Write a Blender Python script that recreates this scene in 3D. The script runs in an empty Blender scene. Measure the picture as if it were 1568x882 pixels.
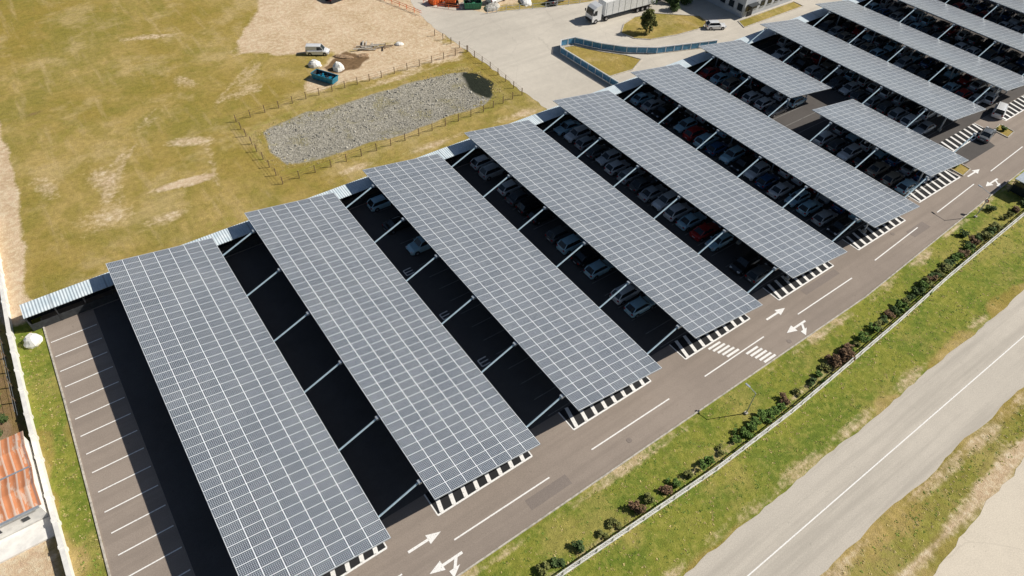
import bpy, math, random
import numpy as np
from mathutils import Matrix, Vector
random.seed(7); rng=np.random.default_rng(5)
sc=bpy.context.scene
sc.view_settings.view_transform='Standard'; sc.view_settings.look='None'; sc.view_settings.exposure=0
# ---------------------------------------------------------------- world, sun, camera
SUN=Vector((1.1,-.5,1.0)).normalized()
w=bpy.data.worlds.new("World"); sc.world=w; w.use_nodes=True
nt=w.node_tree; sky=nt.nodes.new("ShaderNodeTexSky"); sky.sky_type='NISHITA'; sky.sun_disc=False
sky.sun_elevation=math.asin(SUN.z); sky.sun_rotation=math.atan2(SUN.x,SUN.y)
nt.links.new(sky.outputs[0],nt.nodes["Background"].inputs[0]); nt.nodes["Background"].inputs[1].default_value=.05
l=bpy.data.lights.new("sun",'SUN'); l.energy=5; l.angle=math.radians(.5); l.color=(1,.95,.86)
lo=bpy.data.objects.new("sun",l); sc.collection.objects.link(lo)
lo.rotation_euler=SUN.to_track_quat('Z','Y').to_euler()
cam=bpy.data.cameras.new("camera"); co=bpy.data.objects.new("camera",cam); sc.collection.objects.link(co)
co.matrix_world=Matrix(((.815,.4035,-.4156,0),(-.5785,.6044,-.5478,0),(.0302,.6869,.7260,62),(0,0,0,1)))
cam.lens=23.74; cam.clip_start=.5; cam.clip_end=6000; sc.camera=co

# ---------------------------------------------------------------- node helpers
class N:
    def __init__(s,name):
        s.m=bpy.data.materials.new(name); s.m.use_nodes=True; s.t=s.m.node_tree; s.b=s.t.nodes["Principled BSDF"]
    def n(s,t): return s.t.nodes.new(t)
    def l(s,a,b): s.t.links.new(a,b)
    def put(s,sock,v):
        if hasattr(v,'links') or hasattr(v,'is_output'): s.l(v,sock)
        else:
            if isinstance(v,tuple) and len(v)==3 and len(sock.default_value)==4: v=(*v,1)
            sock.default_value=v
    def math(s,op,a,b=None,c=None,clamp=False):
        x=s.n("ShaderNodeMath"); x.operation=op; x.use_clamp=clamp
        s.put(x.inputs[0],a)
        if b is not None: s.put(x.inputs[1],b)
        if c is not None: s.put(x.inputs[2],c)
        return x.outputs[0]
    def mix(s,f,a,b,mode='MIX'):
        x=s.n("ShaderNodeMix"); x.data_type='RGBA'; x.blend_type=mode
        s.put(x.inputs[0],f); s.put(x.inputs[6],a); s.put(x.inputs[7],b); return x.outputs[2]
    def co(s,which="Object"):
        return s.n("ShaderNodeTexCoord").outputs[which]
    def noise(s,vec,scale,detail=4,rough=.55,dist=0):
        x=s.n("ShaderNodeTexNoise"); s.l(vec,x.inputs["Vector"]); x.inputs["Scale"].default_value=scale
        x.inputs["Detail"].default_value=detail; x.inputs["Roughness"].default_value=rough; x.inputs["Distortion"].default_value=dist
        return x.outputs[0]
    def ramp(s,f,lo,hi):
        x=s.n("ShaderNodeMapRange"); s.put(x.inputs[0],f); x.inputs[1].default_value=lo; x.inputs[2].default_value=hi
        x.interpolation_type='SMOOTHSTEP'; return x.outputs[0]
    def mapping(s,vec,scale=(1,1,1),rot=(0,0,0)):
        x=s.n("ShaderNodeMapping"); s.l(vec,x.inputs[0]); x.inputs["Scale"].default_value=scale; x.inputs["Rotation"].default_value=rot
        return x.outputs[0]
    def bump(s,h,strength,dist=.05):
        x=s.n("ShaderNodeBump"); s.l(h,x.inputs["Height"]); x.inputs["Strength"].default_value=strength; x.inputs["Distance"].default_value=dist
        s.l(x.outputs[0],s.b.inputs["Normal"])
    def col(s,c): s.put(s.b.inputs["Base Color"],c)
    def set(s,rough=.8,spec=.3,metal=0,coat=0):
        s.b.inputs["Roughness"].default_value=rough; s.b.inputs["Specular IOR Level"].default_value=spec
        s.b.inputs["Metallic"].default_value=metal; s.b.inputs["Coat Weight"].default_value=coat
        return s.m
def plain(name,c,rough=.7,spec=.3,metal=0,coat=0,var=.25,scale=3):
    k=N(name); o=k.co(); f=k.noise(o,scale,5)
    d=tuple(x*(1-var) for x in c); u=tuple(min(1,x*(1+var)) for x in c)
    k.col(k.mix(k.ramp(f,.3,.7),d,u)); return k.set(rough,spec,metal,coat)

# ---------------------------------------------------------------- mesh builder
class MB:
    def __init__(s): s.v=[]; s.f=[]; s.mi=[]; s.mats=[]; s.uv={}
    def m(s,mat):
        if mat not in s.mats: s.mats.append(mat)
        return s.mats.index(mat)
    def face(s,pts,mat,uv=None):
        b=len(s.v); s.v+= [tuple(p) for p in pts]; s.f.append(tuple(range(b,b+len(pts)))); s.mi.append(s.m(mat))
        if uv: s.uv[len(s.f)-1]=uv
    def box(s,c,d,mat,rz=0,taper=0,mtx=None):
        x,y,z=d[0]/2,d[1]/2,d[2]/2
        P=[(-x,-y,-z),(x,-y,-z),(x,y,-z),(-x,y,-z),(-x+taper,-y+taper,z),(x-taper,-y+taper,z),(x-taper,y-taper,z),(-x+taper,y-taper,z)]
        cs,sn=math.cos(rz),math.sin(rz)
        P=[(c[0]+p[0]*cs-p[1]*sn,c[1]+p[0]*sn+p[1]*cs,c[2]+p[2]) for p in P]
        b=len(s.v); s.v+=P
        for q in ((0,3,2,1),(4,5,6,7),(0,1,5,4),(1,2,6,5),(2,3,7,6),(3,0,4,7)):
            s.f.append(tuple(b+i for i in q)); s.mi.append(s.m(mat))
    def cyl(s,p,q,r,mat,n=8,r2=None,cap=True):
        p=Vector(p); q=Vector(q); r2=r if r2 is None else r2
        d=(q-p).normalized(); a=d.orthogonal().normalized(); bb=d.cross(a); b=len(s.v)
        for c,rr in ((p,r),(q,r2)):
            for i in range(n):
                t=2*math.pi*i/n; s.v.append(tuple(c+a*math.cos(t)*rr+bb*math.sin(t)*rr))
        for i in range(n):
            j=(i+1)%n; s.f.append((b+i,b+j,b+n+j,b+n+i)); s.mi.append(s.m(mat))
        if cap:
            s.f.append(tuple(b+i for i in reversed(range(n)))); s.mi.append(s.m(mat))
            s.f.append(tuple(b+n+i for i in range(n))); s.mi.append(s.m(mat))
    def loft(s,rings,mat,cap=True,closed=True):
        b=len(s.v); n=len(rings[0])
        for r in rings: s.v+=[tuple(p) for p in r]
        mi=s.m(mat)
        for k in range(len(rings)-1):
            for i in range(n if closed else n-1):
                j=(i+1)%n; s.f.append((b+k*n+i,b+k*n+j,b+(k+1)*n+j,b+(k+1)*n+i)); s.mi.append(mi)
        if cap:
            s.f.append(tuple(b+i for i in reversed(range(n)))); s.mi.append(mi)
            s.f.append(tuple(b+(len(rings)-1)*n+i for i in range(n))); s.mi.append(mi)
    def mesh(s,name):
        me=bpy.data.meshes.new(name); me.from_pydata(s.v,[],s.f)
        for m in s.mats: me.materials.append(m)
        me.polygons.foreach_set("material_index",s.mi)
        if s.uv:
            ul=me.uv_layers.new(name="UVMap")
            for fi,uv in s.uv.items():
                for k,li in enumerate(me.polygons[fi].loop_indices): ul.data[li].uv=uv[k]
        me.update(); return me
    def obj(s,name,loc=(0,0,0),rz=0,mesh=None):
        return place(s.mesh(name),name,loc,rz)
def place(me,name,loc=(0,0,0),rz=0,scale=1):
    o=bpy.data.objects.new(name,me); sc.collection.objects.link(o); o.location=loc; o.rotation_euler=(0,0,rz)
    o.scale=(scale,)*3 if not isinstance(scale,tuple) else scale
    return o

# ---------------------------------------------------------------- materials
def asphalt(name,c,patch=.25,tracks=0,spec=.25,crack=.0):
    k=N(name); o=k.co()
    big=k.noise(o,.06,5,.6); mid=k.noise(o,.7,6,.65); fine=k.noise(o,9,4,.7)
    st=k.noise(k.mapping(o,(.035,.75,1)),1,4,.6)
    a=tuple(x*(1-patch) for x in c); b=tuple(x*(1+patch) for x in c)
    r=k.mix(k.ramp(big,.35,.65),a,b)
    r=k.mix(.35,r,k.mix(k.ramp(mid,.3,.7),a,b))
    r=k.mix(.25,r,k.mix(k.ramp(fine,.35,.65),tuple(x*.6 for x in c),tuple(x*1.4 for x in c)))
    if tracks: r=k.mix(k.math('MULTIPLY',k.ramp(st,.42,.66),tracks),r,tuple(x*.68 for x in c))
    spots=k.noise(o,1.9,3,.5); r=k.mix(k.math('MULTIPLY',k.ramp(spots,.68,.74),.35),r,tuple(x*.5 for x in c))
    if crack:
        vo=k.n("ShaderNodeTexVoronoi"); vo.feature='DISTANCE_TO_EDGE'; vo.inputs["Scale"].default_value=.07
        wv=k.n("ShaderNodeVectorMath"); wv.operation='ADD'; k.l(o,wv.inputs[0])
        nn=k.n("ShaderNodeTexNoise"); k.l(o,nn.inputs["Vector"]); nn.inputs["Scale"].default_value=.4; nn.inputs["Detail"].default_value=5; k.l(nn.outputs["Color"],wv.inputs[1]); k.l(wv.outputs[0],vo.inputs["Vector"])
        r=k.mix(k.math('MULTIPLY',k.math('LESS_THAN',vo.outputs["Distance"],.003),crack),r,tuple(x*.55 for x in c))
    k.col(r); k.bump(fine,.3,.02); return k.set(.92,spec)
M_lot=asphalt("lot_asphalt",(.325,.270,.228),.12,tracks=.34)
M_bayshade=asphalt("bay_shade_asphalt",(.115,.105,.100),.18,spec=.1)  # asphalt colour darkened to deepen the shade under the carports
M_patch=asphalt("repaired_asphalt",(.25,.21,.185),.1)
M_black=asphalt("black_hatch_base",(.03,.03,.032),.2)  # near-black base under the white hatch bars
M_road=asphalt("road_asphalt",(.56,.51,.44),.08,tracks=.5)
M_yard=asphalt("yard_asphalt",(.58,.53,.455),.14,tracks=.2,crack=.2)
M_conc=asphalt("concrete_road",(.64,.57,.47),.12,crack=.2)
M_kerb=plain("kerb_concrete",(.50,.46,.40),.9)
def paint(name,c,lo=.28,hi=.5):
    k=N(name); o=k.co(); f=k.noise(o,7,6,.7); k.col(k.mix(k.ramp(f,lo,hi),tuple(x*.5 for x in c),c)); return k.set(.7,.3)
M_paint=paint("road_paint",(.92,.90,.87))
M_dull=paint("dull_bay_paint",(.36,.35,.33),.4,.65)  # greyer, patchier paint for the bay lines under the carports
M_white=plain("white_metal",(.75,.76,.77),.45,.4,var=.1)
M_strut=plain("pale_blue_steel",(.46,.60,.69),.4,.4,var=.1)
M_galv=plain("galvanised_steel",(.5,.55,.6),.4,.5,.5,var=.12)
M_dark=plain("dark_steel",(.05,.055,.06),.5)
M_under=plain("panel_backsheet",(.05,.055,.06),.6)
M_wall=plain("white_wall",(.80,.78,.74),.85,var=.1,scale=1.5)
M_rail=plain("weathered_white_rail",(.68,.67,.63),.8,var=.15,scale=1.5)
M_blue=plain("blue_mesh",(.10,.27,.44),.6)
M_wood=plain("weathered_wood",(.2,.14,.09),.9)
M_red=plain("red_paint",(.5,.04,.03),.5)
M_orange=plain("orange_plastic",(.75,.16,.04),.6)
M_green=plain("green_paint",(.05,.22,.12),.5)
M_bluep=plain("blue_container_paint",(.015,.20,.33),.45,.5)
M_tarp=plain("white_tarp",(.8,.79,.76),.7,var=.12)
M_tire=plain("tyre_rubber",(.02,.02,.02),.85)
M_hub=plain("wheel_rim",(.4,.4,.42),.35,.5,.6)
M_glass=plain("tinted_glass",(.018,.024,.03),.06,.6,var=.2)
M_lamp=plain("headlamp",(.7,.72,.75),.15,.6)
M_tail=plain("tail_lamp",(.4,.02,.02),.25,.6)
M_plast=plain("black_plastic",(.03,.03,.032),.6)
# solar glass
k=N("solar_cells"); uvn=k.n("ShaderNodeUVMap"); sp=k.n("ShaderNodeSeparateXYZ"); k.l(uvn.outputs[0],sp.inputs[0])
U,V=sp.outputs[0],sp.outputs[1]   # in module units
fu=k.math('FRACT',U); fv=k.math('FRACT',V)
du=k.math('SUBTRACT',.5,k.math('ABSOLUTE',k.math('SUBTRACT',fu,.5)))
dv=k.math('SUBTRACT',.5,k.math('ABSOLUTE',k.math('SUBTRACT',fv,.5)))
frame=k.math('MAXIMUM',k.math('LESS_THAN',du,.016),k.math('LESS_THAN',dv,.021))
cu=k.math('MULTIPLY',k.math('SUBTRACT',fu,.02),10/.96); cv=k.math('MULTIPLY',k.math('SUBTRACT',fv,.026),6/.948)
gu=k.math('ABSOLUTE',k.math('SUBTRACT',k.math('FRACT',cu),.5)); gv=k.math('ABSOLUTE',k.math('SUBTRACT',k.math('FRACT',cv),.5))
gap=k.math('MAXIMUM',k.math('GREATER_THAN',k.math('MAXIMUM',gu,gv),.450),k.math('GREATER_THAN',k.math('ADD',gu,gv),.78))
fl=k.n("ShaderNodeCombineXYZ"); k.l(k.math('FLOOR',U),fl.inputs[0]); k.l(k.math('FLOOR',V),fl.inputs[1])
oi=k.n("ShaderNodeObjectInfo"); k.l(k.math('MULTIPLY',oi.outputs["Random"],50),fl.inputs[2])
wn=k.n("ShaderNodeTexWhiteNoise"); k.l(fl.outputs[0],wn.inputs[0])
fc=k.n("ShaderNodeCombineXYZ"); k.l(k.math('FLOOR',cu),fc.inputs[0]); k.l(k.math('FLOOR',cv),fc.inputs[1]); k.l(wn.outputs[0],fc.inputs[2])
wc=k.n("ShaderNodeTexWhiteNoise"); k.l(fc.outputs[0],wc.inputs[0])
cell=k.mix(wn.outputs[0],(.048,.062,.088),(.092,.110,.145))
cell=k.mix(k.math('MULTIPLY',wc.outputs[0],.6),cell,(.020,.030,.052))
dust=k.noise(k.co(),.25,4); cell=k.mix(k.math('MULTIPLY_ADD',k.ramp(dust,.35,.7),.10,.03),cell,(.46,.46,.44))
c=k.mix(gap,cell,(.62,.68,.74)); c=k.mix(frame,c,(.84,.86,.88)); k.col(c)
k.l(k.math('MULTIPLY_ADD',frame,.3,.2),k.b.inputs["Roughness"]); k.b.inputs["Specular IOR Level"].default_value=1.0
k.b.inputs["Sheen Weight"].default_value=.8; k.b.inputs["Sheen Roughness"].default_value=.4
M_solar=k.m
# corrugated roof sheets
def corrug(name,c1,c2,axis,period,rust=None):
    k=N(name); o=k.co(); sp=k.n("ShaderNodeSeparateXYZ"); k.l(o,sp.inputs[0])
    h=k.math('SINE',k.math('MULTIPLY',sp.outputs[axis],2*math.pi/period))
    f=k.noise(o,.8,5)
    c=k.mix(k.ramp(f,.3,.7),c1,c2)
    sheet=k.math('FRACT',k.math('MULTIPLY',sp.outputs[axis],.17)); c=k.mix(k.math('MULTIPLY',k.math('LESS_THAN',sheet,.03),.5),c,(.2,.22,.25))
    if rust: 
        n2=k.noise(k.mapping(o,(2.2,.45,1)),1.0,5,.7); c=k.mix(k.math('MULTIPLY',k.ramp(n2,.52,.6),.7),c,rust)
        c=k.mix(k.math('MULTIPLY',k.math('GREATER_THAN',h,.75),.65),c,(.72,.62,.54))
    k.col(c); k.bump(h,.6,.04); return k.set(.5,.4)
M_shed=corrug("pale_sheet_roof",(.54,.64,.70),(.70,.77,.81),0,.33)
M_rust=corrug("rusty_sheet_roof",(.70,.28,.13),(.58,.22,.10),0,.7,(.72,.58,.47))
# ground
k=N("ground_grass"); o=k.co(); at=k.n("ShaderNodeAttribute"); at.attribute_name="zones"; s3=k.n("ShaderNodeSeparateColor"); k.l(at.outputs[0],s3.inputs[0])
ag=k.n("ShaderNodeAttribute"); ag.attribute_name="gravel"; aw=k.n("ShaderNodeAttribute"); aw.attribute_name="dark_wedge"
n1=k.noise(o,.035,6,.6,.4); n2=k.noise(o,.22,7,.7,.3); n3=k.noise(o,1.3,6,.7); n4=k.noise(o,7,4,.7); n5=k.noise(o,.09,5,.65); n6=k.noise(o,.055,7,.7,.6)
streak=k.noise(k.mapping(o,(.5,.07,1),(0,0,.35)),1,5,.65)
base=k.mix(k.ramp(n1,.35,.62),(.33,.245,.060),(.44,.325,.12))
base=k.mix(k.math('MULTIPLY',k.ramp(n2,.42,.62),.6),base,(.265,.22,.045))
base=k.mix(k.math('MULTIPLY',k.ramp(n6,.48,.60),.6),base,(.24,.215,.045))
base=k.mix(k.math('MULTIPLY',k.ramp(n5,.5,.64),.55),base,(.53,.40,.20))
base=k.mix(k.math('MULTIPLY',k.ramp(streak,.52,.72),.5),base,(.53,.40,.21))
def msk(s,amp): return k.ramp(k.math('ADD',s,k.math('MULTIPLY',k.math('SUBTRACT',k.math('MULTIPLY_ADD',n3,.5,k.math('MULTIPLY',n2,.5)),.5),amp)),.3,.7)
green=k.mix(k.ramp(n2,.38,.62),(.135,.20,.026),(.25,.265,.045))
green=k.mix(k.math('MULTIPLY',k.ramp(n3,.48,.66),.55),green,(.33,.29,.08))
green=k.mix(k.math('MULTIPLY',k.ramp(n5,.5,.62),.6),green,(.37,.31,.09))
base=k.mix(k.math('MULTIPLY',msk(s3.outputs[1],1.0),.92),base,green)
dirt=k.mix(k.ramp(n2,.3,.7),(.70,.54,.38),(.56,.41,.26)); dirt=k.mix(k.math('MULTIPLY',k.ramp(n3,.45,.7),.4),dirt,(.76,.64,.50))
base=k.mix(msk(s3.outputs[0],1.3),base,dirt)
base=k.mix(msk(s3.outputs[2],.9),base,k.mix(n3,(.12,.075,.04),(.28,.18,.10)))
vo=k.n("ShaderNodeTexVoronoi"); k.l(o,vo.inputs["Vector"]); vo.inputs["Scale"].default_value=3.2
gr=k.mix(vo.outputs["Color"],(.22,.21,.18),(.54,.50,.44)); gr=k.mix(.5,gr,(.44,.41,.35)); gr=k.mix(k.math('MULTIPLY',k.ramp(vo.outputs["Distance"],.3,.6),.5),gr,(.16,.15,.12))
gr=k.mix(k.math('MULTIPLY',k.ramp(n2,.5,.66),.6),gr,(.26,.23,.11))
base=k.mix(msk(ag.outputs[2],.5),base,gr)
base=k.mix(msk(aw.outputs[2],.9),base,(.03,.035,.025))
base=k.mix(.5,base,k.mix(k.ramp(n4,.3,.7),(.35,.35,.35),(.68,.68,.66)),'OVERLAY')
base=k.mix(.45,base,k.mix(k.ramp(n3,.3,.7),(.32,.32,.32),(.68,.68,.66)),'OVERLAY')
k.col(base); k.bump(k.math('ADD',n4,n3),.7,.12); M_ground=k.set(.95,.1)

# ---------------------------------------------------------------- ground sheet with zones
def axis(a,b,st,far):
    c=np.arange(a,b+.01,st); l=[a]; r=[b]; d=st
    while l[-1]>-far: d*=1.5; l.append(l[-1]-d)
    d=st
    while r[-1]<far: d*=1.5; r.append(r[-1]+d)
    return np.array(l[:0:-1]+list(c)+r[1:])
gx=axis(-40,215,.8,2500); gy=axis(-30,170,.8,2500)
GX,GY=np.meshgrid(gx,gy); P=np.stack([GX.ravel(),GY.ravel()],1)
lat=rng.random((64,64))
def vnoise(p,s):
    q=p/s; i=np.floor(q).astype(int); f=q-i; f=f*f*(3-2*f)
    g=lambda a,b: lat[(i[:,0]+a)%64,(i[:,1]+b)%64]
    return (g(0,0)*(1-f[:,0])+g(1,0)*f[:,0])*(1-f[:,1])+(g(0,1)*(1-f[:,0])+g(1,1)*f[:,0])*f[:,1]
def sdf(p,poly):
    poly=np.array(poly,float); n=len(poly); d=np.full(len(p),1e9); ins=np.zeros(len(p),bool)
    for i in range(n):
        a=poly[i]; b=poly[(i+1)%n]; e=b-a; t=np.clip(((p-a)@e)/(e@e+1e-9),0,1)
        d=np.minimum(d,np.hypot(*(p-a-t[:,None]*e).T))
        c=(a[1]>p[:,1])!=(b[1]>p[:,1]); 
        with np.errstate(all='ignore'): xi=(b[0]-a[0])*(p[:,1]-a[1])/(b[1]-a[1]+1e-12)+a[0]
        ins^=c&(p[:,0]<xi)
    return np.where(ins,-d,d)
nz=(vnoise(P,5)-.5)*3+(vnoise(P+31,2.2)-.5)*1.6
def poly(pts,soft=1.5): return np.clip(.5-(sdf(P,pts)+nz)/(2*soft),0,1)
def blob(x,y,rx,ry,ang=0,soft=.5,amt=1):
    c,s=math.cos(ang),math.sin(ang); dx=P[:,0]-x; dy=P[:,1]-y
    r=np.hypot((dx*c+dy*s)/rx,(-dx*s+dy*c)/ry)+nz*.13
    return amt*np.clip((1.2-r)/soft,0,1)
def path(pts,wd,amt=1):
    d=np.full(len(P),1e9); pts=np.array(pts,float)
    for a,b in zip(pts[:-1],pts[1:]):
        e=b-a; t=np.clip(((P-a)@e)/(e@e),0,1); d=np.minimum(d,np.hypot(*(P-a-t[:,None]*e).T))
    return amt*np.clip(1.0-(d+nz*.4-wd*.5)/1.2,0,1)
D=np.zeros(len(P)); G=np.zeros(len(P)); B=np.zeros(len(P))
mx=np.maximum
D=mx(D,poly([(29,123),(31,129),(35,136),(42,143),(50,170),(95,160),(90,118),(76,111),(66,118),(64,107.3),(54,111.5),(44,114),(35,118)]))
D=mx(D,.72*poly([(43,114),(59,112),(64,105),(63.5,100.5),(47,101.5),(33,104),(36,110)]))
D=mx(D,path([(-13,125),(-13.2,107),(-15,86),(-16,76)],2.6,.9))
D=mx(D,blob(8,90.3,6,1.3,-.1,.8,.85)); D=mx(D,blob(-3,88.5,6,4.5,.4,.9,.6)); D=mx(D,blob(12,100,6,2,-.5,.9,.6)); D=mx(D,blob(4,84,6,2.2,.1,.9,.55))
D=mx(D,blob(16,138,6,2,-.3,.9,.6)); D=mx(D,blob(-1,98,4,6,.3,1,.54)); D=mx(D,blob(25,110,7,3,.3,1,.52)); D=mx(D,blob(17,118,3,6,.3,1,.5)); D=mx(D,blob(-8,100,3,7,.1,1,.5))
D=mx(D,blob(60,78.6,6,2,0,1,.66)); D=mx(D,blob(44,79,9,1.6,0,1,.6)); D=mx(D,blob(30,80,6,1.4,0,1,.56)); D=mx(D,blob(48,100,14,1.6,0,1,.58))
for off in (0,1.9): D=mx(D,path([(30,124+off),(18,118+off),(8,108+off),(0,97+off),(-4,86+off)],.1,.48)); D=mx(D,path([(30,118+off),(20,108+off),(14,98+off),(12,86+off)],.1,.44))
D=mx(D,path([(-25,72),(-22,60),(-22,40)],4,.8)); D=mx(D,.9*poly([(-40,46),(-17.4,46),(-17.4,20),(-40,20)]))
D=mx(D,path([(0,19.9),(72,19.9),(93,21.2),(117,22.4)],.15,.55))
D=mx(D,path([(0,9.3),(90,9.9),(200,11)],.2,.5)); D=mx(D,path([(0,1.0),(90,.8)],.5,.55)); D=mx(D,path([(20,-3.4),(90,-2)],.8,.66))
D=mx(D,path([(0,15.9),(50,15.5),(84,17.2)],.1,.44))
G=mx(G,poly([(-40,20),(300,28),(300,10.5),(-40,8.5)],.8)); G=mx(G,poly([(-17,74),(-13.5,74),(-13.5,0),(-17,0)],.8))
G=mx(G,.5*poly([(-40,1.5),(300,1.5),(300,-4),(-40,-5)],.8))
G=mx(G,blob(10,79,14,4,0,1,.36)); G=mx(G,blob(40,79,14,2,0,1,.4)); G=mx(G,blob(-4,112,9,6,0,1,.33)); G=mx(G,blob(5,128,9,6,0,1,.3))
G=mx(G,blob(-20,66,3,8,0,1,.5))
B=mx(B,poly([(38.5,110),(45,113),(47,109.3),(40.8,107)],.6)); B=mx(B,blob(-6,121,4,1.4,.1,1,.5)); B=mx(B,blob(62,103,3,2.5,0,1,.4))
B=mx(B,path([(-19,74),(-19,57)],1.5,.6))
pond=[(22.5,96.5),(21,91),(22.3,86.6),(28,85.2),(41,84.3),(55.8,84.8),(59.4,86.6),(60.8,92),(60,96),(53.6,97.2),(40.5,97),(30,97.6)]
sd=sdf(P,pond); GV=np.clip(.5-(sd+nz*.5)/1.2,0,1)
wedgep=[(58.6,96.6),(61.6,93.5),(61.8,89),(58.6,85.8),(57.4,88),(57.8,91.5)]  # dark wedge at one end of the basin
WEDGE=np.clip(.5-(sdf(P,wedgep)+nz*.35)/1.4,0,1)
Z=-.35*np.clip(-sd/3,0,1)
G=mx(G,.45*np.clip(1-np.abs(sd-2)/2.5,0,1))
verts=np.column_stack([P,Z]); nx,ny=len(gx),len(gy)
idx=np.arange(nx*ny).reshape(ny,nx)
F=np.stack([idx[:-1,:-1],idx[:-1,1:],idx[1:,1:],idx[1:,:-1]],-1).reshape(-1,4)
me=bpy.data.meshes.new("ground"); me.from_pydata(verts.tolist(),[],F.tolist())
ca=me.color_attributes.new("zones",'FLOAT_COLOR','POINT'); ca.data.foreach_set("color",np.column_stack([D,G,B,np.ones(len(P))]).ravel().astype(np.float32))
for nm,arr in (("gravel",GV),("dark_wedge",WEDGE)):
    fa=me.attributes.new(nm,'FLOAT','POINT'); fa.data.foreach_set("value",arr.astype(np.float32))
me.materials.append(M_ground); me.shade_smooth(); place(me,"ground")

# ---------------------------------------------------------------- paved sheets
def rough(pts,step=1.2,amp=.14,closed=False):
    out=[]
    for (x0,y0),(x1,y1) in zip(pts[:-1],pts[1:]):
        L=math.hypot(x1-x0,y1-y0); n=max(1,int(L/step)); nx_,ny_=-(y1-y0)/L,(x1-x0)/L
        for q in range(n):
            t=q/n; j=random.uniform(-amp,amp); out.append((x0+(x1-x0)*t+nx_*j,y0+(y1-y0)*t+ny_*j))
    out.append(pts[-1]); return out
def sheet(name,pts,z,mat): b=MB(); b.face([(x,y,z) for x,y in pts],mat); return b.obj(name)
def strip(name,lo_,hi_,z,mat):
    xs=sorted(set([p[0] for p in lo_]+[p[0] for p in hi_])); b=MB()
    f=lambda e,x: float(np.interp(x,[p[0] for p in e],[p[1] for p in e]))
    for a,c in zip(xs[:-1],xs[1:]): b.face([(a,f(lo_,a),z),(c,f(lo_,c),z),(c,f(hi_,c),z),(a,f(hi_,a),z)],mat)
    b.obj(name)
def edge(pts,step=1.0,amp=.13):
    xs=np.arange(pts[0][0],pts[-1][0]+.01,step); ys=np.interp(xs,[p[0] for p in pts],[p[1] for p in pts])
    j=0; out=[]
    for x,y in zip(xs,ys): j=j*.6+random.uniform(-amp,amp); out.append((float(x),float(y+j)))
    return out
def bend(x): return max(0,x-72)*.055
def kerb(b,pts,wd=.16,h=.12,mat=None):
    for (x0,y0),(x1,y1) in zip(pts[:-1],pts[1:]):
        L=math.hypot(x1-x0,y1-y0); b.box(((x0+x1)/2,(y0+y1)/2,h/2+.001),(L+.05,wd,h),mat or M_kerb,math.atan2(y1-y0,x1-x0))
southedge=[(-15,20.4),(72,20.4),(93,21.6),(117,22.9),(150,24.8),(230,29)]
sheet("parking_lot_asphalt",southedge+[(230,74),(64.5,74),(-13.6,74),(-13.6,72),(-13.8,60),(-14.2,46)],.01,M_lot)
sheet("parking_bay_shade_asphalt",[(-8.3,28.9),(120,28.9),(122,34.6),(226,34.6),(226,71.75),(-8.3,71.75)],.014,M_bayshade)  # dark sheet, adds carport shade to the ground colour
b=MB(); kerb(b,southedge); kerb(b,[(-13.6,73.5),(-13.8,60),(-14.2,46),(-15,20.4)]); b.obj("kerb")
sheet("access_road",[(64.5,74),(230,74),(230,108),(150,108),(98,106),(88,109),(80,112),(76,113),(73,118),(82,150)]+rough([(75,152),(66,127),(63.8,117),(63.9,107),(64.3,92),(64.5,74)],1.2,.3)[:-1],.014,M_yard)
strip("public_road",edge([(-60,1.8),(300,1.3)]),edge([(-60,8.6),(28,8.8),(90,9.3),(300,9.9)]),.01,M_road)
strip("side_road",[(-60,-30),(300,-26)],edge([(-60,-4.8),(46,-4.2),(66,-3.1),(120,-1.6),(300,.6)],1.0,.2),.01,M_conc)
b=MB()
for x,y,l_,w_ in ((20,21.6,5,1.2),(66,24.9,7,1.0),(88,23.4,4,1.4),(-4,24.6,6,1.1)): b.face([(x,y,.016),(x+l_,y+.02,.016),(x+l_,y+w_,.016),(x,y+w_,.016)],M_patch)
b.obj("asphalt_repairs")
b=MB()
def ml(x0,y0,x1,y1,wd=.12,z=.024,mat=None):
    L=math.hypot(x1-x0,y1-y0); nx_,ny_=-(y1-y0)/L*wd/2,(x1-x0)/L*wd/2
    b.face([(x0-nx_,y0-ny_,z),(x1-nx_,y1-ny_,z),(x1+nx_,y1+ny_,z),(x0+nx_,y0+ny_,z)],mat or M_paint)
for i in range(-1,9):
    x=12.3+16.7*i
    if i==2: ml(45.7,23.3,56,23.4,.15); continue
    ml(x,23.4+bend(x),x+11.2,23.4+bend(x+11.2),.15)
ml(-60,5.35,300,5.6,.12)
for kx in range(21): ml(-13.4,66.6-2.47*kx+2.47,-8.5,66.6-2.47*kx+2.47,.13)
def arrow(x,y,s,turn=0):
    z=.024
    b.face([(x-1.7*s,y-.13,z),(x+.4*s,y-.13,z),(x+.4*s,y+.13,z),(x-1.7*s,y+.13,z)][::s],M_paint)
    b.face([(x+.4*s,y-.5,z),(x+1.8*s,y,z),(x+.4*s,y+.5,z)][::s],M_paint)
    if turn:
        b.face([(x-1.2*s,y,z+.003),(x-.85*s,y,z+.003),(x-.2*s,y+turn*.85,z+.003),(x-.55*s,y+turn*.85,z+.003)],M_paint)
        b.face([(x-.95*s,y+turn*.8,z+.006),(x+.2*s,y+turn*.8,z+.006),(x+.15*s,y+turn*1.55,z+.006)],M_paint)
arrow(9.9,24.8,1); arrow(10.6,22.0,-1,-1); arrow(60.1,25.0,1); arrow(60.6,22.2,-1,-1); arrow(109.7,26.9,1); arrow(109.8,24.0,-1,-1)
for j in range(5):
    ml(50-.25*j,23.8+.5*j,52-.25*j,23.8+.5*j,.28); ml(53-.2*j,20.8+.5*j,55-.2*j,20.8+.5*j,.28)
W=12.0
def Lx(i): return 7.21+16.68*i-W
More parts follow.
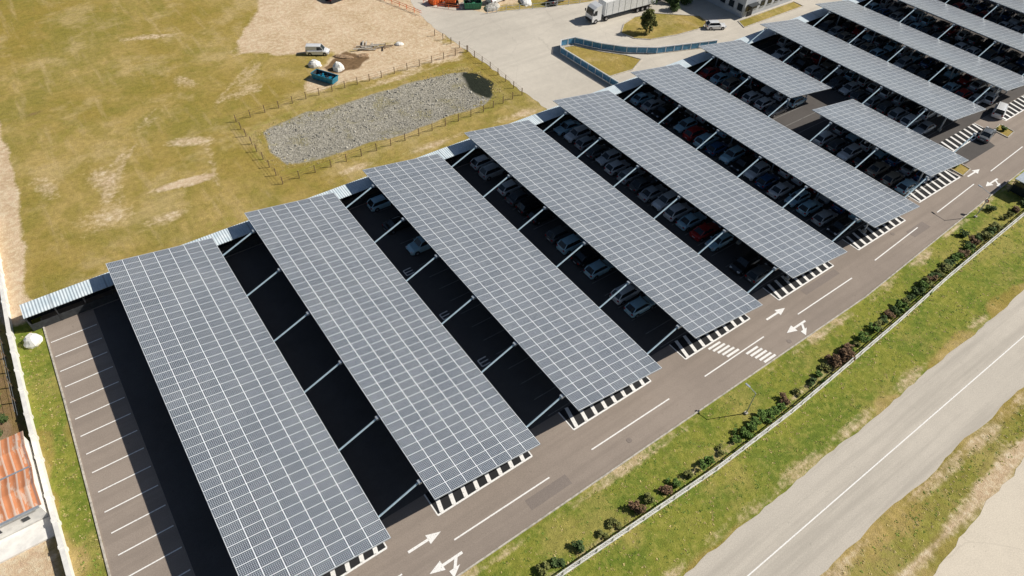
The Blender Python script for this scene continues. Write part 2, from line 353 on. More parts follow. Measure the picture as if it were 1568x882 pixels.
for i in range(0,13):
    x0=Lx(i); yb=(26.3 if i<6 else 27.5) if i<7 else 31.9
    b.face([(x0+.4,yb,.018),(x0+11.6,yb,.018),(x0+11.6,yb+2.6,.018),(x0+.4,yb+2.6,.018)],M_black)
    ml(x0+.4,yb,x0+11.6,yb,.2); ml(x0+.4,yb,x0+.4,yb+2.6,.14,.026); ml(x0+11.6,yb,x0+11.6,yb+2.6,.14,.026)
    for j in range(8): ml(x0+.9+1.38*j,yb+.1,x0+1.45+1.38*j,yb+2.6,.42,.030)
    if i>1:
        n=17; y0=(29.2 if i<7 else 36.7)
        for j in range(n+1):
            y=y0+2.5*j
            if y>71.8: break
            ml(x0-.8,y,x0+4.15,y,.1,.024,M_dull); ml(x0+4.3,y,x0+9.2,y,.1,.024,M_dull)
    if i==2:
        for y in (38.6,47,56): 
            for dy in (0,.5,1.0): ml(x0-3.0,y+dy,x0-1.9,y+dy,.14,.024)
            ml(x0-3.0,y,x0-3.0,y+1.0,.14,.028)
b.obj("road_markings")

# ---------------------------------------------------------------- solar carports
def carport(i,y0,y1):
    r=7.21+16.68*i; L=r-W; zR,zL=2.8,4.75; n=(y1-y0)/1.027; n=round(n); y1b=y0+n*1.027; b=MB()
    fz=lambda x:(zL+(zR-zL)*(x-L)/W)
    cols=7; mw=W/cols
    for c in range(cols):
        for rr in range(n):
            xa,xb=L+c*mw,L+(c+1)*mw; ya,yb=y0+rr*1.027,y0+(rr+1)*1.027
            t1,t2=random.uniform(-.008,.008),random.uniform(-.008,.008)
            za,zb=fz(xa),fz(xb)
            b.face([(xa,ya,za+t1+.02),(xb,ya,zb+t2+.02),(xb,yb,zb-t1+.02),(xa,yb,za-t2+.02)],M_solar,[(c,rr),(c+1,rr),(c+1,rr+1),(c,rr+1)])
    b.face([(L,y0,zL-.05),(L,y1b,zL-.05),(r,y1b,zR-.05),(r,y0,zR-.05)],M_under)
    for xx,zz in ((L,zL),(r,zR)): b.box((xx,(y0+y1b)/2,zz-.04),(.05,y1b-y0+.1,.11),M_galv)
    for yy in (y0-.03,y1b+.03):
        rg=[[(L,yy-.02,zL-.10),(L,yy+.02,zL-.10),(L,yy+.02,zL+.02),(L,yy-.02,zL+.02)],[(r,yy-.02,zR-.10),(r,yy+.02,zR-.10),(r,yy+.02,zR+.02),(r,yy-.02,zR+.02)]]
        b.loft(rg,M_galv)
    for f in (.08,.25,.42,.58,.75,.92):
        xx=L+W*f; b.box((xx,(y0+y1b)/2,fz(xx)-.16),(.08,y1b-y0-.3,.18),M_galv)
    k_=int((y1b-y0-2)//8.2)+1
    for q in range(k_):
        y=y0+2.4+8.25*q
        if y>y1b-1: break
        rg=[[(xx,y-.09,fz(xx)-.60),(xx,y+.09,fz(xx)-.60),(xx,y+.09,fz(xx)-.26),(xx,y-.09,fz(xx)-.26)] for xx in (L+.1,r-.1)]
        b.loft(rg,M_galv)
        b.cyl((L+4.22,y,0),(L+4.22,y,fz(L+4.22)-.5),.13,M_galv); b.box((L+4.22,y,.2),(.5,.5,.4),M_kerb)
        b.cyl((L+9.4,y,0),(L+9.4,y,fz(L+9.4)-.5),.1,M_galv)
        if i<11 : b.cyl((r-3.2,y,1.2),(r+4.55,y,4.5),.10,M_strut,10); b.box((r+4.45,y,4.45),(.3,.4,.3),M_galv)
    b.obj("solar_carport")
for i in range(6): carport(i,25.75,73)
carport(6,27.9,48.4); carport(6,52.8,73)
for i in range(7,12): carport(i,34.2,73)

# ---------------------------------------------------------------- cars
def car_mesh(kind,body):
    b=MB()
    S={'hatch':dict(L=4.1,W=1.76,H=1.48,hood=.86,belt=.95,c=(.95,.35,-1.45,-1.98),tail=.95),
       'sedan':dict(L=4.6,W=1.8,H=1.44,hood=.84,belt=.93,c=(.95,.3,-1.05,-1.7),tail=.95),
       'suv':dict(L=4.45,W=1.85,H=1.66,hood=1.0,belt=1.05,c=(1.0,.45,-1.65,-2.1),tail=1.05),
       'van':dict(L=4.5,W=1.85,H=1.88,hood=1.0,belt=1.08,c=(1.35,.75,-2.12,-2.22),tail=1.1)}[kind]
    L,Wd,H=S['L'],S['W'],S['H']; h=L/2; w=Wd/2
    def ring(x,wb,wt,zb,zt): return [(x,-wb*.94,zb),(x,-wb,zb+.22),(x,-wb,zt-.16),(x,-wt,zt-.03),(x,-wt*.5,zt+.02),(x,wt*.5,zt+.02),(x,wt,zt-.03),(x,wb,zt-.16),(x,wb,zb+.22),(x,wb*.94,zb)]
    st=[(h,.74,.62,.30,.60),(h-.12,.86,.74,.22,.70),(h-.45,.97,.84,.2,S['hood']-.08),(S['c'][0]+.05,1,.86,.2,S['hood']+.02),(S['c'][0]-.2,1,.88,.2,S['belt']),(0,1,.9,.2,S['belt']),(S['c'][3]+.35,1,.88,.2,S['belt']),(-h+.3,.97,.84,.22,S['tail']),(-h+.06,.9,.76,.25,S['tail']-.06),(-h,.84,.7,.32,S['tail']-.22)]
    b.loft([ring(x,w*a,w*t,zb,zt) for x,a,t,zb,zt in st],body)
    c0,c1,c2,c3=S['c']; zb=S['belt']-.01; wb=w*.88; wt=w*.70; zr=H-.05
    A=[(c0,-wb*.93,zb-.04),(c0,wb*.93,zb-.04)]; R1=[(c1,-wt,zr),(c1,wt,zr)]; R2=[(c2,-wt,zr),(c2,wt,zr)]; E=[(c3,-wb*.93,zb),(c3,wb*.93,zb)]
    b.face([A[0],A[1],R1[1],R1[0]],M_glass); b.face([R2[0],R2[1],E[1],E[0]],M_glass)
    for i in (0,1):
        pts=[A[i],R1[i],R2[i],E[i]]
        b.face(pts if i==0 else pts[::-1],M_glass if kind!='van' else body)
        if kind=='van':
            sy=-1 if i==0 else 1
            q=[(c0-.15,sy*(wb*.95),zb+.05),(c1+.02,sy*(wt+.03),zr-.12),(c1-.75,sy*(wt+.03),zr-.12),(c1-.8,sy*(wb*.97),zb+.05)]
            b.face(q,M_glass)
    b.loft([[(x,-wt-.01,zr-.02),(x,-wt*.6,zr+cz),(x,0,zr+cz+.015),(x,wt*.6,zr+cz),(x,wt+.01,zr-.02)] for x,cz in ((c1+.03,.01),(c1-.3,.045),(c2+.3,.045),(c2-.03,.01))],body,cap=False,closed=False)
    for i,sy in ((0,-1),(1,1)):
        b.cyl(A[i],R1[i],.035,body,5); b.cyl(R2[i],E[i],.06,body,5); b.cyl(R1[i],R2[i],.035,body,5)
        if kind!='van': 
            xm=(c1+c2)/2+.05; b.cyl((xm,sy*wb*.96,zb),(xm,sy*wt,zr),.035,M_plast,4)
        b.box((c0-.25,sy*(w+.04),zb+.05),(.14,.2,.13),body)
    for x in (h-.82,-h+.78):
        for sy in (-1,1):
            yo=sy*(w+.006); b.cyl((x,yo-sy*.03,.33),(x,yo,.33),.375,M_plast,14)
            b.cyl((x,sy*(w-.17),.31),(x,sy*(w+.02),.31),.31,M_tire,14); b.cyl((x,sy*(w+.015),.31),(x,sy*(w+.03),.31),.19,M_hub,10)
    for sy in (-1,1):
        b.box((h-.13,sy*w*.66,.66),(.22,.34,.14),M_lamp,rz=-sy*.25); b.box((-h+.05,sy*w*.74,S['tail']-.2),(.12,.26,.2),M_tail)
    b.box((h-.02,0,.42),(.1,1.0,.16),M_plast); b.box((-h+.01,0,.55),(.04,.5,.12),M_lamp); b.box((0,0,.24),(L-.7,Wd-.25,.16),M_plast)
    return b.mesh(kind)
def carpaint(n,c): return plain("car_paint_"+n,c,.28,.5,.1,.8,var=.05)
CP={'white':carpaint('white',(.78,.79,.80)),'silver':carpaint('silver',(.48,.50,.52)),'grey':carpaint('grey',(.12,.13,.14)),'black':carpaint('black',(.02,.022,.025)),
    'blue':carpaint('blue',(.04,.12,.26)),'pale':carpaint('pale_blue',(.42,.66,.78)),'red':carpaint('red',(.42,.03,.03)),'beige':carpaint('beige',(.35,.3,.24))}
CM={}
def car(x,y,ang,kind,colr,name="parked_car",s=1):
    key=(kind,colr)
    if key not in CM: CM[key]=car_mesh(kind,CP[colr])
    place(CM[key],name,(x,y,.02),ang,s)
cols=['white']*24+['silver']*17+['grey']*19+['black']*13+['blue']*7+['pale']*16+['red']*4+['beige']*3
def rc(x,y):
    kind=random.choice(['hatch']*5+['sedan']*2+['suv']*3); a=(0 if random.random()<.7 else math.pi)+random.uniform(-.03,.03)
    car(x+random.uniform(-.25,.25),y+random.uniform(-.15,.15),a,kind,random.choice(cols))
car(Lx(2)+1.0,70.1,0,'hatch','pale'); car(Lx(2)+1.4,59.4,math.pi,'suv','pale'); car(Lx(2)+.9,64.8,0,'sedan','black'); car(Lx(2)+6.8,65,0,'sedan','grey')
for y,cn,kd in ((70.2,'white','hatch'),(67.5,'silver','suv'),(62.9,'white','hatch'),(60.4,'grey','sedan'),(57.9,'black','suv'),(55.4,'black','hatch'),(51.0,'grey','hatch'),(48.5,'pale','suv'),(45.6,'black','sedan'),(42.9,'pale','hatch'),(37.7,'white','suv'),(35.1,'pale','hatch')): car(Lx(3)+1.5+random.uniform(-.2,.2),y,0,kd,cn)
for i in range(3,12):
    occ=.5 if i==3 else .96
    y0=30.45 if i<7 else 37.95
    for j in range(17):
        y=y0+2.5*j
        if y>71: break
        if i==6 and 47.5<y<54: continue
        if i>3 and random.random()<occ: rc(Lx(i)+1.5,y)
        if random.random()<occ: rc(Lx(i)+6.8,y)
car(111.7,83,-.5,'hatch','white'); car(130,33.8,.3,'van','white',"parked_van"); car(121,31.2,.2,'sedan','grey'); car(133,37,.2,'hatch','white')
car(40.2,115.3,-.57,'van','white',"parked_van",.92)

# ---------------------------------------------------------------- long shed behind the carports
b=MB(); x0,x1=-14.7,200
b.loft([[(x,71.8,2.35),(x,71.8,2.42),(x,74.15,2.56),(x,74.15,2.49)] for x in (x0,x1)],M_shed)
b.box(((x0+x1)/2,74.05,1.22),(x1-x0-.1,.1,2.44),M_under)
for q in range(int((x1-x0)/3)): b.box((x0+.1+3*q,71.95,1.16),(.1,.1,2.3),M_dark)
b.box((x0+.05,73,1.2),(.08,2.0,2.3),M_under); b.box(((x0+x1)/2,71.95,.55),(x1-x0-.2,.04,1.0),M_dark)
b.obj("long_shelter")

# ---------------------------------------------------------------- walls and fences
def polyline_fence(name,pts,step,post,rails,panel=None):
    b=MB(); ph,pw,pm=post
    for (xa,ya),(xb,yb) in zip(pts[:-1],pts[1:]):
        L=math.hypot(xb-xa,yb-ya); n=max(1,round(L/step)); a=math.atan2(yb-ya,xb-xa)
        for q in range(n):
            t=q/n; jx=random.uniform(-.03,.03); b.box((xa+(xb-xa)*t+jx,ya+(yb-ya)*t,ph/2),(pw,pw,ph),pm,a)
        for z,hh,ww,mt in rails: b.box(((xa+xb)/2,(ya+yb)/2,z),(L,ww,hh),mt,a)
        if panel:
            st,bw,h0,h1,mt=panel
            for q in range(int(L/st)):
                t=(q+.5)*st/L; b.box((xa+(xb-xa)*t,ya+(yb-ya)*t,(h0+h1)/2),(bw,bw,h1-h0),mt,a)
    b.obj(name)
fl=[(-20,15.6),(0,15.3),(18.6,15.1),(38,14.4),(50,14.5),(57,14.8),(71.6,15.5),(84,16.3),(106,17.2),(140,18.6),(200,21)]
polyline_fence("white_railing_fence",fl,2.0,(1.1,.13,M_rail),[(1.04,.10,.10,M_rail),(.60,.07,.05,M_rail),(.10,.18,.2,M_rail)],(.3,.03,.2,1.02,M_rail))
b=MB(); wp=[(-15.6,96),(-16,86.8),(-16.8,72),(-17.1,59.4),(-17.15,48.5),(-17.1,39),(-17,20)]
for (xa,ya),(xb,yb) in zip(wp[:-1],wp[1:]): 
    L=math.hypot(xb-xa,yb-ya); a=math.atan2(yb-ya,xb-xa); b.box(((xa+xb)/2,(ya+yb)/2,.45),(L+.05,.3,.9),M_wall,a); b.box(((xa+xb)/2,(ya+yb)/2,.94),(L+.1,.42,.08),M_wall,a)
    for q in range(int(L/3)): b.box((xa+(xb-xa)*q*3/L,ya+(yb-ya)*q*3/L,.52),(.36,.5,1.04),M_wall,a)
b.obj("boundary_wall")
polyline_fence("wire_fence",[(-17.8,74),(-18,60)],2.5,(1.5,.1,M_wood),[(.6,.02,.02,M_galv),(1.2,.02,.02,M_galv)])
polyline_fence("pond_post_fence",[(19.8,82.3),(19.6,92),(19.8,101.5),(32,102),(46,101.5),(63.8,101.3),(64.0,93.8),(63.6,83.4),(55,82.5),(40,82.3),(19.8,82.3)],2.4,(1.35,.10,M_wood),[(.45,.02,.02,M_wood),(.85,.02,.02,M_wood),(1.25,.02,.02,M_wood)])
polyline_fence("verge_fence",[(64.0,101.3),(62,110),(60,113)],2.5,(1.3,.1,M_wood),[(.9,.02,.02,M_wood)])
polyline_fence("blue_mesh_fence",[(79.1,76),(78.4,91.5),(80.2,93.6),(83.2,93.1),(86,88.5),(89.2,84.9),(94,81.6),(100.7,79.3),(106,77.5)],2.0,(1.4,.12,M_white),[(1.37,.08,.14,M_white),(.7,1.05,.04,M_blue),(.08,.12,.2,M_kerb)])
polyline_fence("orange_safety_barrier",[(60.5,131),(62.5,125),(64.3,119)],2.0,(1.0,.08,M_orange),[(.9,.08,.04,M_orange),(.5,.08,.04,M_orange)])
polyline_fence("yard_fence",[(76,112.6),(80,111.6),(88,108.6),(98,105.8)],2.5,(1.2,.1,M_galv),[(1.1,.06,.05,M_galv),(.5,.04,.04,M_galv)])

# ---------------------------------------------------------------- islands of grass in the yard
for pts in ([(93.9,91.6),(97,94.2),(101,95.4),(105.7,94.6),(113,88.6),(112.5,86),(109.6,84.4),(103,85),(97,86.4),(94.5,88.5)],[(117,80),(136,80),(136,82.6),(118.2,82.6)],
            [(79.6,80),(79.0,91),(80.6,93),(82.6,92.4),(85.4,88),(88.6,84.3),(90,81.5),(86,79.5)]):
    sheet("grass_island",pts,.03,M_ground); b=MB(); kerb(b,pts+[pts[0]],.18,.13); b.obj("kerb")
for i in (6,7,8,9):
    x=Lx(i)+.3; y=(28.6 if i==6 else 30.2); pts=[(x+11.9,y-1.2),(x+14.6,y-.9),(x+14.8,y+1.6),(x+12.0,y+1.3)]; sheet("grass_island",pts,.034,M_ground); b=MB(); kerb(b,pts+[pts[0]],.16,.13); b.obj("kerb")

# ---------------------------------------------------------------- rusty roofed building
b=MB(); bx0,bx1=-30,-17.6
b.box(((bx0+bx1)/2,51.4,1.1),(bx1-bx0,9.2,2.2),M_wall)
for y0 in (46.8,51.5):
    rg=[[(x,y0,2.3),(x,y0+2.3,2.75),(x,y0+4.6,2.3),(x,y0+4.6,2.22),(x,y0+2.3,2.67),(x,y0,2.22)] for x in (bx0-.2,bx1+.2)]; b.loft(rg,M_rust)
    b.face([(bx1+.02,y0,2.2),(bx1+.02,y0+4.6,2.2),(bx1+.02,y0+2.3,2.65)],M_wall)
b.box(((bx0+bx1)/2,46.65,2.32),(bx1-bx0,.24,.16),M_galv); b.box(((bx0+bx1)/2,51.45,2.36),(bx1-bx0,.16,.06),M_galv)
for q in range(5): b.box((bx1-1.5-2.3*q,46.78,1.3),(.6,.06,.5),M_glass)
b.box(((bx0+bx1)/2,45.6,.12),(bx1-bx0,2.2,.22),M_wall)
b.obj("rusty_roof_building")

# ---------------------------------------------------------------- office building + low warehouse
def building(name,x0,x1,y0,y1,h,storeys,wallm,roofm):
    b=MB(); b.box(((x0+x1)/2,(y0+y1)/2,h/2),(x1-x0,y1-y0,h),wallm); b.box(((x0+x1)/2,(y0+y1)/2,h+.12),(x1-x0+.3,y1-y0+.3,.24),M_galv)
    b.box(((x0+x1)/2,(y0+y1)/2,h+.28),(x1-x0-.6,y1-y0-.6,.08),roofm)
    sh=h/storeys
    for s in range(storeys):
        z=s*sh+sh*.55; n=int((x1-x0)/2.2)
        for q in range(n): b.box((x0+(q+.5)*(x1-x0)/n,y0-.02,z),(1.3,.08,1.3),M_glass); b.box((x0+(q+.5)*(x1-x0)/n,y0-.06,z-.72),(1.5,.16,.08),M_galv)
        n=int((y1-y0)/2.2)
        for q in range(n): b.box((x0-.02,y0+(q+.5)*(y1-y0)/n,z),(.08,1.3,1.3),M_glass); b.box((x0-.06,y0+(q+.5)*(y1-y0)/n,z-.72),(.16,1.5,.08),M_galv)
    b.box((x0+2,y0-.6,2.6),(2.6,1.2,.15),M_dark); b.box((x0+2,y0-.05,1.1),(1.6,.1,2.2),M_plast)
    b.obj(name)
M_off=plain("pale_render",(.50,.52,.55),.8,var=.08,scale=.6); M_droof=plain("grey_membrane_roof",(.3,.3,.31),.85)
building("office_building",120,150,83.2,104,7,2,M_off,M_droof)
building("low_warehouse",109.5,118.5,98.5,112,4,1,plain("dark_cladding",(.10,.12,.15),.6),M_droof)

# ---------------------------------------------------------------- articulated lorry
b=MB(); wm=CP['white']
b.box((7.2,0,2.55),(13.4,2.5,2.7),M_white); b.box((7.2,0,3.93),(13.3,2.4,.06),M_tarp); b.box((7.2,0,1.05),(13.2,1.0,.25),M_dark)
for q in range(9): b.box((.9+1.57*q,-1.262,2.55),(.07,.03,2.6),M_galv); b.box((.9+1.57*q,1.262,2.55),(.07,.03,2.6),M_galv)
b.loft([[(x,-1.22,za),(x,1.22,za),(x,1.18,zb),(x,-1.18,zb)] for x,za,zb in ((-2.5,.5,1.7),(-2.42,.5,2.0),(-2.2,.5,3.0),(-1.5,.5,3.35),(-.3,.6,3.6))],wm)
b.face([(-2.5,-1.05,1.75),(-2.23,-1.0,2.95),(-2.23,1.0,2.95),(-2.5,1.05,1.75)],M_glass)
for sy in (-1,1): b.face([(-2.2,sy*1.235,1.75),(-1.4,sy*1.235,1.75),(-1.4,sy*1.215,2.7),(-2.0,sy*1.215,2.7)],M_glass); b.box((-2.45,sy*1.4,2.2),(.12,.25,.5),M_plast)
b.box((-2.52,0,.75),(.1,2.1,.5),M_plast)
for x in (-1.6,1.1,9.3,10.6,11.9):
    for sy in (-1,1): b.cyl((x,sy*.85,.5),(x,sy*1.22,.5),.5,M_tire,14); b.cyl((x,sy*1.21,.5),(x,sy*1.24,.5),.26,M_hub,10)
b.obj("articulated_lorry",(93.7,98.4,.015),-.06)

# ---------------------------------------------------------------- site clutter
def skip(x,y,a,Lg,Wd,H,mat,name):
    b=MB()
    o=[(-Lg/2,-Wd/2),(Lg/2,-Wd/2),(Lg/2,Wd/2),(-Lg/2,Wd/2)]; bt=[(px*.92,py*.9) for px,py in o]
    for i in range(4):
        j=(i+1)%4; b.face([(*bt[i],.12),(*bt[j],.12),(*o[j],H),(*o[i],H)],mat)
        i2=[(q[0]*.97,q[1]*.95) for q in (o[i],o[j])]; b.face([(*bt[i],.2),(*i2[0],H-.02),(*i2[1],H-.02),(*bt[j],.2)],M_dark)
        b.box(((o[i][0]+o[j][0])/2,(o[i][1]+o[j][1])/2,H),(math.hypot(o[j][0]-o[i][0],o[j][1]-o[i][1])+.1,.1,.1),mat,math.atan2(o[j][1]-o[i][1],o[j][0]-o[i][0]))
    b.face([(*p,.12) for p in bt][::-1],M_dark); b.face([(*p,.4) for p in bt],M_wood)
    for q in range(-2,3): b.box((q*Lg/5.2,-Wd/2*.97,H*.55),(.1,.12,H*.8),mat); b.box((q*Lg/5.2,Wd/2*.97,H*.55),(.1,.12,H*.8),mat)
    for q in range(9): b.box((random.uniform(-Lg*.33,Lg*.33),random.uniform(-Wd*.22,Wd*.22),H*.7),(random.uniform(.3,.9),random.uniform(.2,.5),.25),random.choice([M_galv,M_dark,mat,mat]),random.random()*3)
    b.obj(name,(x,y,0),a)
skip(37.3,105.9,-1.07,4.6,1.7,1.15,M_bluep,"blue_skip_container")
def lump(x,y,rx,ry,h,mat,name,seed=0,n=12):
    r=random.Random(seed); b=MB(); rings=[]
    for t in (0,.25,.5,.75,.93):
        s=math.sqrt(max(0,1-t*t*.96)); rings.append([(rx*s*math.cos(a)*(1+r.uniform(-.13,.13)),ry*s*math.sin(a)*(1+r.uniform(-.13,.13)),h*t*(1+r.uniform(-.08,.08))) for a in np.linspace(0,2*math.pi,n,endpoint=False)])
    b.loft(rings,mat); b.obj(name,(x,y,0),r.random()*3)
lump(37.8,111.6,1.2,.9,1.1,M_tarp,"tarpaulin_covered_pile",1); lump(40.9,108.2,1.0,1.0,1.4,M_tarp,"tarpaulin_covered_pile",2)
lump(-15,70.2,1.0,.9,1.2,M_tarp,"tarpaulin_covered_pile",3); lump(54.5,110.6,.8,.6,.5,M_tarp,"tarpaulin_covered_pile",4)
b=MB()
for q in range(14): b.box((random.uniform(-2.4,2.4),random.uniform(-1,1),.1+.09*q%.5),(random.uniform(2,3.6),.25,.1),random.choice([M_wood,M_kerb,M_kerb]),random.choice([0,.1,-.08,1.5]))
b.obj("timber_stack",(50,112,0),-.45)
M_earth=plain("excavated_earth",(.34,.23,.14),.95,var=.4); M_rub=plain("rubble",(.42,.4,.36),.95,var=.5,scale=2)
lump(43.5,111.8,2.0,.7,.35,M_earth,"earth_mound",9,16); lump(46.8,110.4,1.2,.6,.3,M_earth,"earth_mound",11,16)
def excavator(x,y,a,mat):
    b=MB()
    for sy in (-1,1): b.box((0,sy*.9,.35),(2.8,.45,.7),M_plast,taper=.1)
    b.box((-.2,0,1.05),(2.2,1.7,.7),mat,taper=.08); b.box((.3,.4,1.8),(1.1,.8,1.0),M_glass,taper=.08); b.box((.3,.4,2.34),(1.15,.9,.08),mat)
    b.cyl((.9,-.3,1.2),(2.3,-.3,2.9),.16,mat); b.cyl((2.3,-.3,2.9),(3.6,-.3,1.5),.13,mat); b.box((3.7,-.3,1.1),(.6,.8,.6),M_dark,taper=.08)
    b.obj("excavator",(x,y,0),a)
excavator(72,120,-.7,M_orange); excavator(52.3,134.5,.2,M_red)
skip(75,116.5,-.5,3.6,1.8,1.3,M_green,"green_skip_container"); skip(70,122.5,.2,3.6,1.8,1.2,M_orange,"orange_skip_container")
lump(78.5,114.5,2.2,1.4,.7,M_rub,"rubble_pile",12,18); lump(73.8,118.2,1.5,1.2,.6,M_rub,"rubble_pile",13,18); lump(86,113,2.2,1.2,.8,M_tarp,"tarpaulin_covered_pile",14,16)
polyline_fence("orange_safety_barrier",[(67.6,124),(69,120.5),(72,117)],2.0,(1.0,.08,M_orange),[(.9,.08,.04,M_orange),(.5,.08,.04,M_orange)])
car(91.5,109.5,.3,'suv','black'); car(81,116.5,.2,'van','white',"parked_van")

# ---------------------------------------------------------------- street lamps, shelter
def lamp(x,y,a,H=4,arm=.9):
    b=MB(); b.cyl((0,0,0),(0,0,H),.07,M_galv,8,.045); b.box((0,0,.1),(.35,.35,.2),M_kerb); b.cyl((0,0,H-.05),(arm,0,H+.12),.035,M_galv,6)
    b.box((arm+.25,0,H+.12),(.6,.22,.09),M_galv,taper=.02); b.box((arm+.27,0,H+.06),(.45,.16,.03),M_lamp); b.obj("street_lamp",(x,y,0),a)
lamp(45.8,17.3,1.57,3.8); lamp(99.6,21.0,1.4,4.2,1.6); lamp(155,24,1.5,4.5)
b=MB(); b.box((0,0,2.4),(5,3,.12),M_galv); 
for sx in (-1,1):
    for sy in (-1,1): b.box((sx*2.3,sy*1.3,1.17),(.1,.1,2.34),M_dark)
b.box((0,-1.32,1.2),(4.4,.04,1.8),M_glass); b.box((-2.32,0,1.2),(.04,2.4,1.8),M_glass); b.box((0,.2,.6),(3.4,1.6,1.2),M_plast); b.obj("bin_shelter",(112,20.2,0),.05)
def sign(x,y,a):
    b=MB(); b.cyl((0,0,0),(0,0,2.2),.03,M_galv,6); b.cyl((-.02,0,2.2),(.02,0,2.2),.3,M_red,16); b.cyl((.02,0,2.2),(.03,0,2.2),.2,M_paint,12); b.obj("traffic_sign",(x,y,0),a)
sign(101,21.2,3)

# ---------------------------------------------------------------- foliage
def leafmat(n,c): 
    k=N(n); g=k.n("ShaderNodeNewGeometry"); k.col(k.mix(g.outputs["Random Per Island"],tuple(x*.6 for x in c),tuple(x*1.5 for x in c))); return k.set(.75,.2)
LM={'green':leafmat("leaf_green",(.10,.17,.035)),'olive':leafmat("leaf_olive",(.17,.18,.055)),'dark':leafmat("leaf_dark",(.08,.125,.04)),'red':leafmat("leaf_russet",(.17,.105,.06))}
def foliage(b,r,clumps,n,size,mat,H,W_):
    cs=[(r.gauss(0,.42)*W_,r.gauss(0,.42)*W_,r.uniform(.25,.95)*H,r.uniform(.3,.55)*min(W_,H)) for _ in range(clumps)]
    for _ in range(n):
        cx,cy,cz,cr=r.choice(cs); d=Vector((r.gauss(0,1),r.gauss(0,1),r.gauss(0,1))).normalized()*cr*r.uniform(.5,1.05)
        p=Vector((cx,cy,cz))+d
        if p.z<.03: p.z=.05+r.random()*.2
        u=Vector((r.gauss(0,1),r.gauss(0,1),r.gauss(0,.5))).normalized(); v=u.cross(Vector((r.gauss(0,.5),r.gauss(0,.5),1))).normalized(); s=size*r.uniform(.5,1.2)
        b.face([p-u*s,p+v*s*.6,p+u*s,p-v*s*.6],mat)
SH={}
for kc in LM:
    for vv in range(3):
        r=random.Random(len(SH)*7+vv); b=MB()
        for q in range(5): a=r.random()*6.28; b.cyl((0,0,0),(math.cos(a)*.4,math.sin(a)*.4,.7),.03,M_wood,5,.01)
        foliage(b,r,8,560,.13,LM[kc],.85,.68); SH[(kc,vv)]=b.mesh("shrub")
def fy(x):
    for (xa,ya),(xb,yb) in zip(fl[:-1],fl[1:]):
        if xa<=x<=xb: return ya+(yb-ya)*(x-xa)/(xb-xa)
x=4
while x<170:
    dense=(42.5<x<50) or (66<x<100) or x>108
    kc='green' if 42<x<50 else random.choice(['olive','dark','olive','dark','green','green','red'])
    s=random.uniform(.8,1.1) if dense else random.uniform(.6,1.0)
    place(SH[(kc,random.randrange(3))],"shrub",(x,fy(x)+1.2+random.uniform(-.12,.12),0),random.random()*6,(s*1.2,s,s*random.uniform(.7,1)))
    x+=random.uniform(.95,1.5) if dense else random.choice([1.3,1.6,2.0,2.6])
for dx,s in ((59.7,1.3),(60.9,1.7),(62.0,1.3)): place(SH[('red',1)],"shrub",(dx,16.3,0),dx,s)
for px,py,s in ((103,20.6,1),(94,19.8,1)): place(SH[('dark',2)],"shrub",(px,py,0),px,s)
for q in range(10): place(SH[(random.choice(['olive','dark']),q%3)],"shrub",(-19+random.uniform(-1.5,1),57+1.8*q,0),q,random.uniform(.6,1.1))
for i in (6,7,8): place(SH[('green',1)],"shrub",(Lx(i)+13.5,29.5 if i==6 else 30.6,0),i,.9)
def tree(name,x,y,H,Wd,mat,n,cl,size,seed):
    r=random.Random(seed); b=MB(); b.cyl((0,0,0),(.1,.05,H*.75),.16,M_wood,8,.05)
    for q in range(9):
        a=r.random()*6.28; z=H*r.uniform(.15,.65); b.cyl((0,0,z),(math.cos(a)*Wd*.6,math.sin(a)*Wd*.6,z+.5),.05,M_wood,5,.015)
    cs=[]
    for _ in range(cl):
        t=r.random(); rad=Wd*(1-t*.8)*r.uniform(.3,1); a=r.random()*6.28; cs.append((math.cos(a)*rad,math.sin(a)*rad,H*(.12+.85*t),r.uniform(.35,.6)))
    for _ in range(n):
        cx,cy,cz,cr=r.choice(cs); d=Vector((r.gauss(0,1),r.gauss(0,1),r.gauss(0,.8))).normalized()*cr*r.uniform(.5,1.1); p=Vector((cx,cy,cz))+d
        u=Vector((r.gauss(0,1),r.gauss(0,1),r.gauss(0,1))).normalized(); v=u.orthogonal().normalized(); s=size*r.uniform(.5,1.2)
        b.face([p-u*s,p+v*s*.5,p+u*s,p-v*s*.5],mat)
    b.obj(name,(x,y,0))
tree("conifer_tree",98.2,89,4.8,2.2,LM['olive'],4200,50,.2,3)
for tx,ty,s in ((107,97.5,4),(110.5,93.5,2.6),(114.5,94.5,3.0),(112.5,96.5,3.4)): tree("small_tree",tx,ty,s,1.5,LM['dark'],2200,30,.2,int(tx))

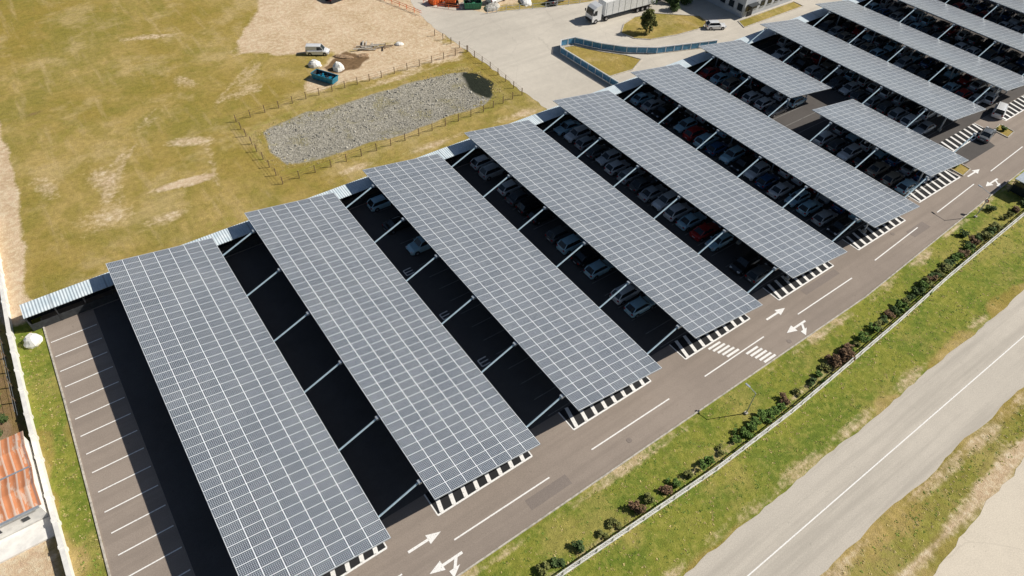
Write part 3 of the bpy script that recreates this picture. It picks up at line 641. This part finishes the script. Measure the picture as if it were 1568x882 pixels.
# low grass tufts and weeds, thin
def tufts(name,count,fn,mats,hmin=.08,hmax=.28):
    b=MB()
    for _ in range(count):
        x,y=fn(); nb=4; h=random.uniform(hmin,hmax); m=random.choice(mats)
        for q in range(nb):
            a=random.random()*6.28; s=h*.5; ox,oy=x+random.uniform(-.12,.12),y+random.uniform(-.12,.12)
            b.face([(ox-s*math.cos(a),oy-s*math.sin(a),.0),(ox+s*math.cos(a),oy+s*math.sin(a),0),(ox+h*math.cos(a+1.57),oy+h*math.sin(a+1.57),h*.5)],m)
    b.obj(name)
GM=[leafmat("grass_blade_green",(.17,.24,.04)),leafmat("grass_blade_olive",(.32,.29,.08)),leafmat("grass_blade_straw",(.46,.37,.16))]
def v1():
    x=random.uniform(8,130); return x,random.uniform(10,19.8+bend(x)*.9)
tufts("verge_grass_tufts",4500,v1,[GM[0],GM[0],GM[1],GM[2]],.04,.15)
tufts("roadside_grass_tufts",1200,lambda:(random.uniform(35,120),random.uniform(-2.2,.8)),[GM[1],GM[2],GM[0]],.05,.16)
tufts("fence_foot_grass",1500,lambda:(lambda x:(x,fy(x)+random.gauss(.2,.35)))(random.uniform(5,140)),[GM[0],GM[1],GM[2]],.08,.22)
tufts("strip_grass_tufts",500,lambda:(random.uniform(-16.6,-14.4),random.uniform(36,72)),[GM[0],GM[1],GM[2]],.05,.15)
tufts("basin_edge_weeds",500,lambda:(lambda t:(41+20.5*math.copysign(abs(math.cos(t))**.45,math.cos(t))+random.gauss(0,.6),91+6.8*math.copysign(abs(math.sin(t))**.45,math.sin(t))+random.gauss(0,.5)))(random.random()*6.28),[GM[1],GM[2],GM[2]],.06,.2)
# stones in the basin
b=MB(); M_st=leafmat("pale_stone",(.42,.40,.35)); cnt=0
cand=np.column_stack([rng.uniform(20,61,5000),rng.uniform(84,98,5000)]); s_=sdf(cand,pond); sw=sdf(cand,wedgep)
for (x,y),d,e in zip(cand,s_,sw):
    if d>-.2 or e<.4: continue
    z=-.35*min(1,-d/3); s=random.uniform(.05,.14)*(1.8 if random.random()<.04 else 1); a=random.random()*3
    b.box((x,y,z+s*.3),(s*1.6,s*1.1,s),M_st,a,taper=s*.22); cnt+=1
b.obj("gravel_stones")
b=MB()
for x,y in ((58,21.2),(33,22),(86,25.6),(-6,30)): b.cyl((x,y,.012),(x,y,.03),.3,M_patch,16)
b.obj("manhole_covers")
print("done",cnt)
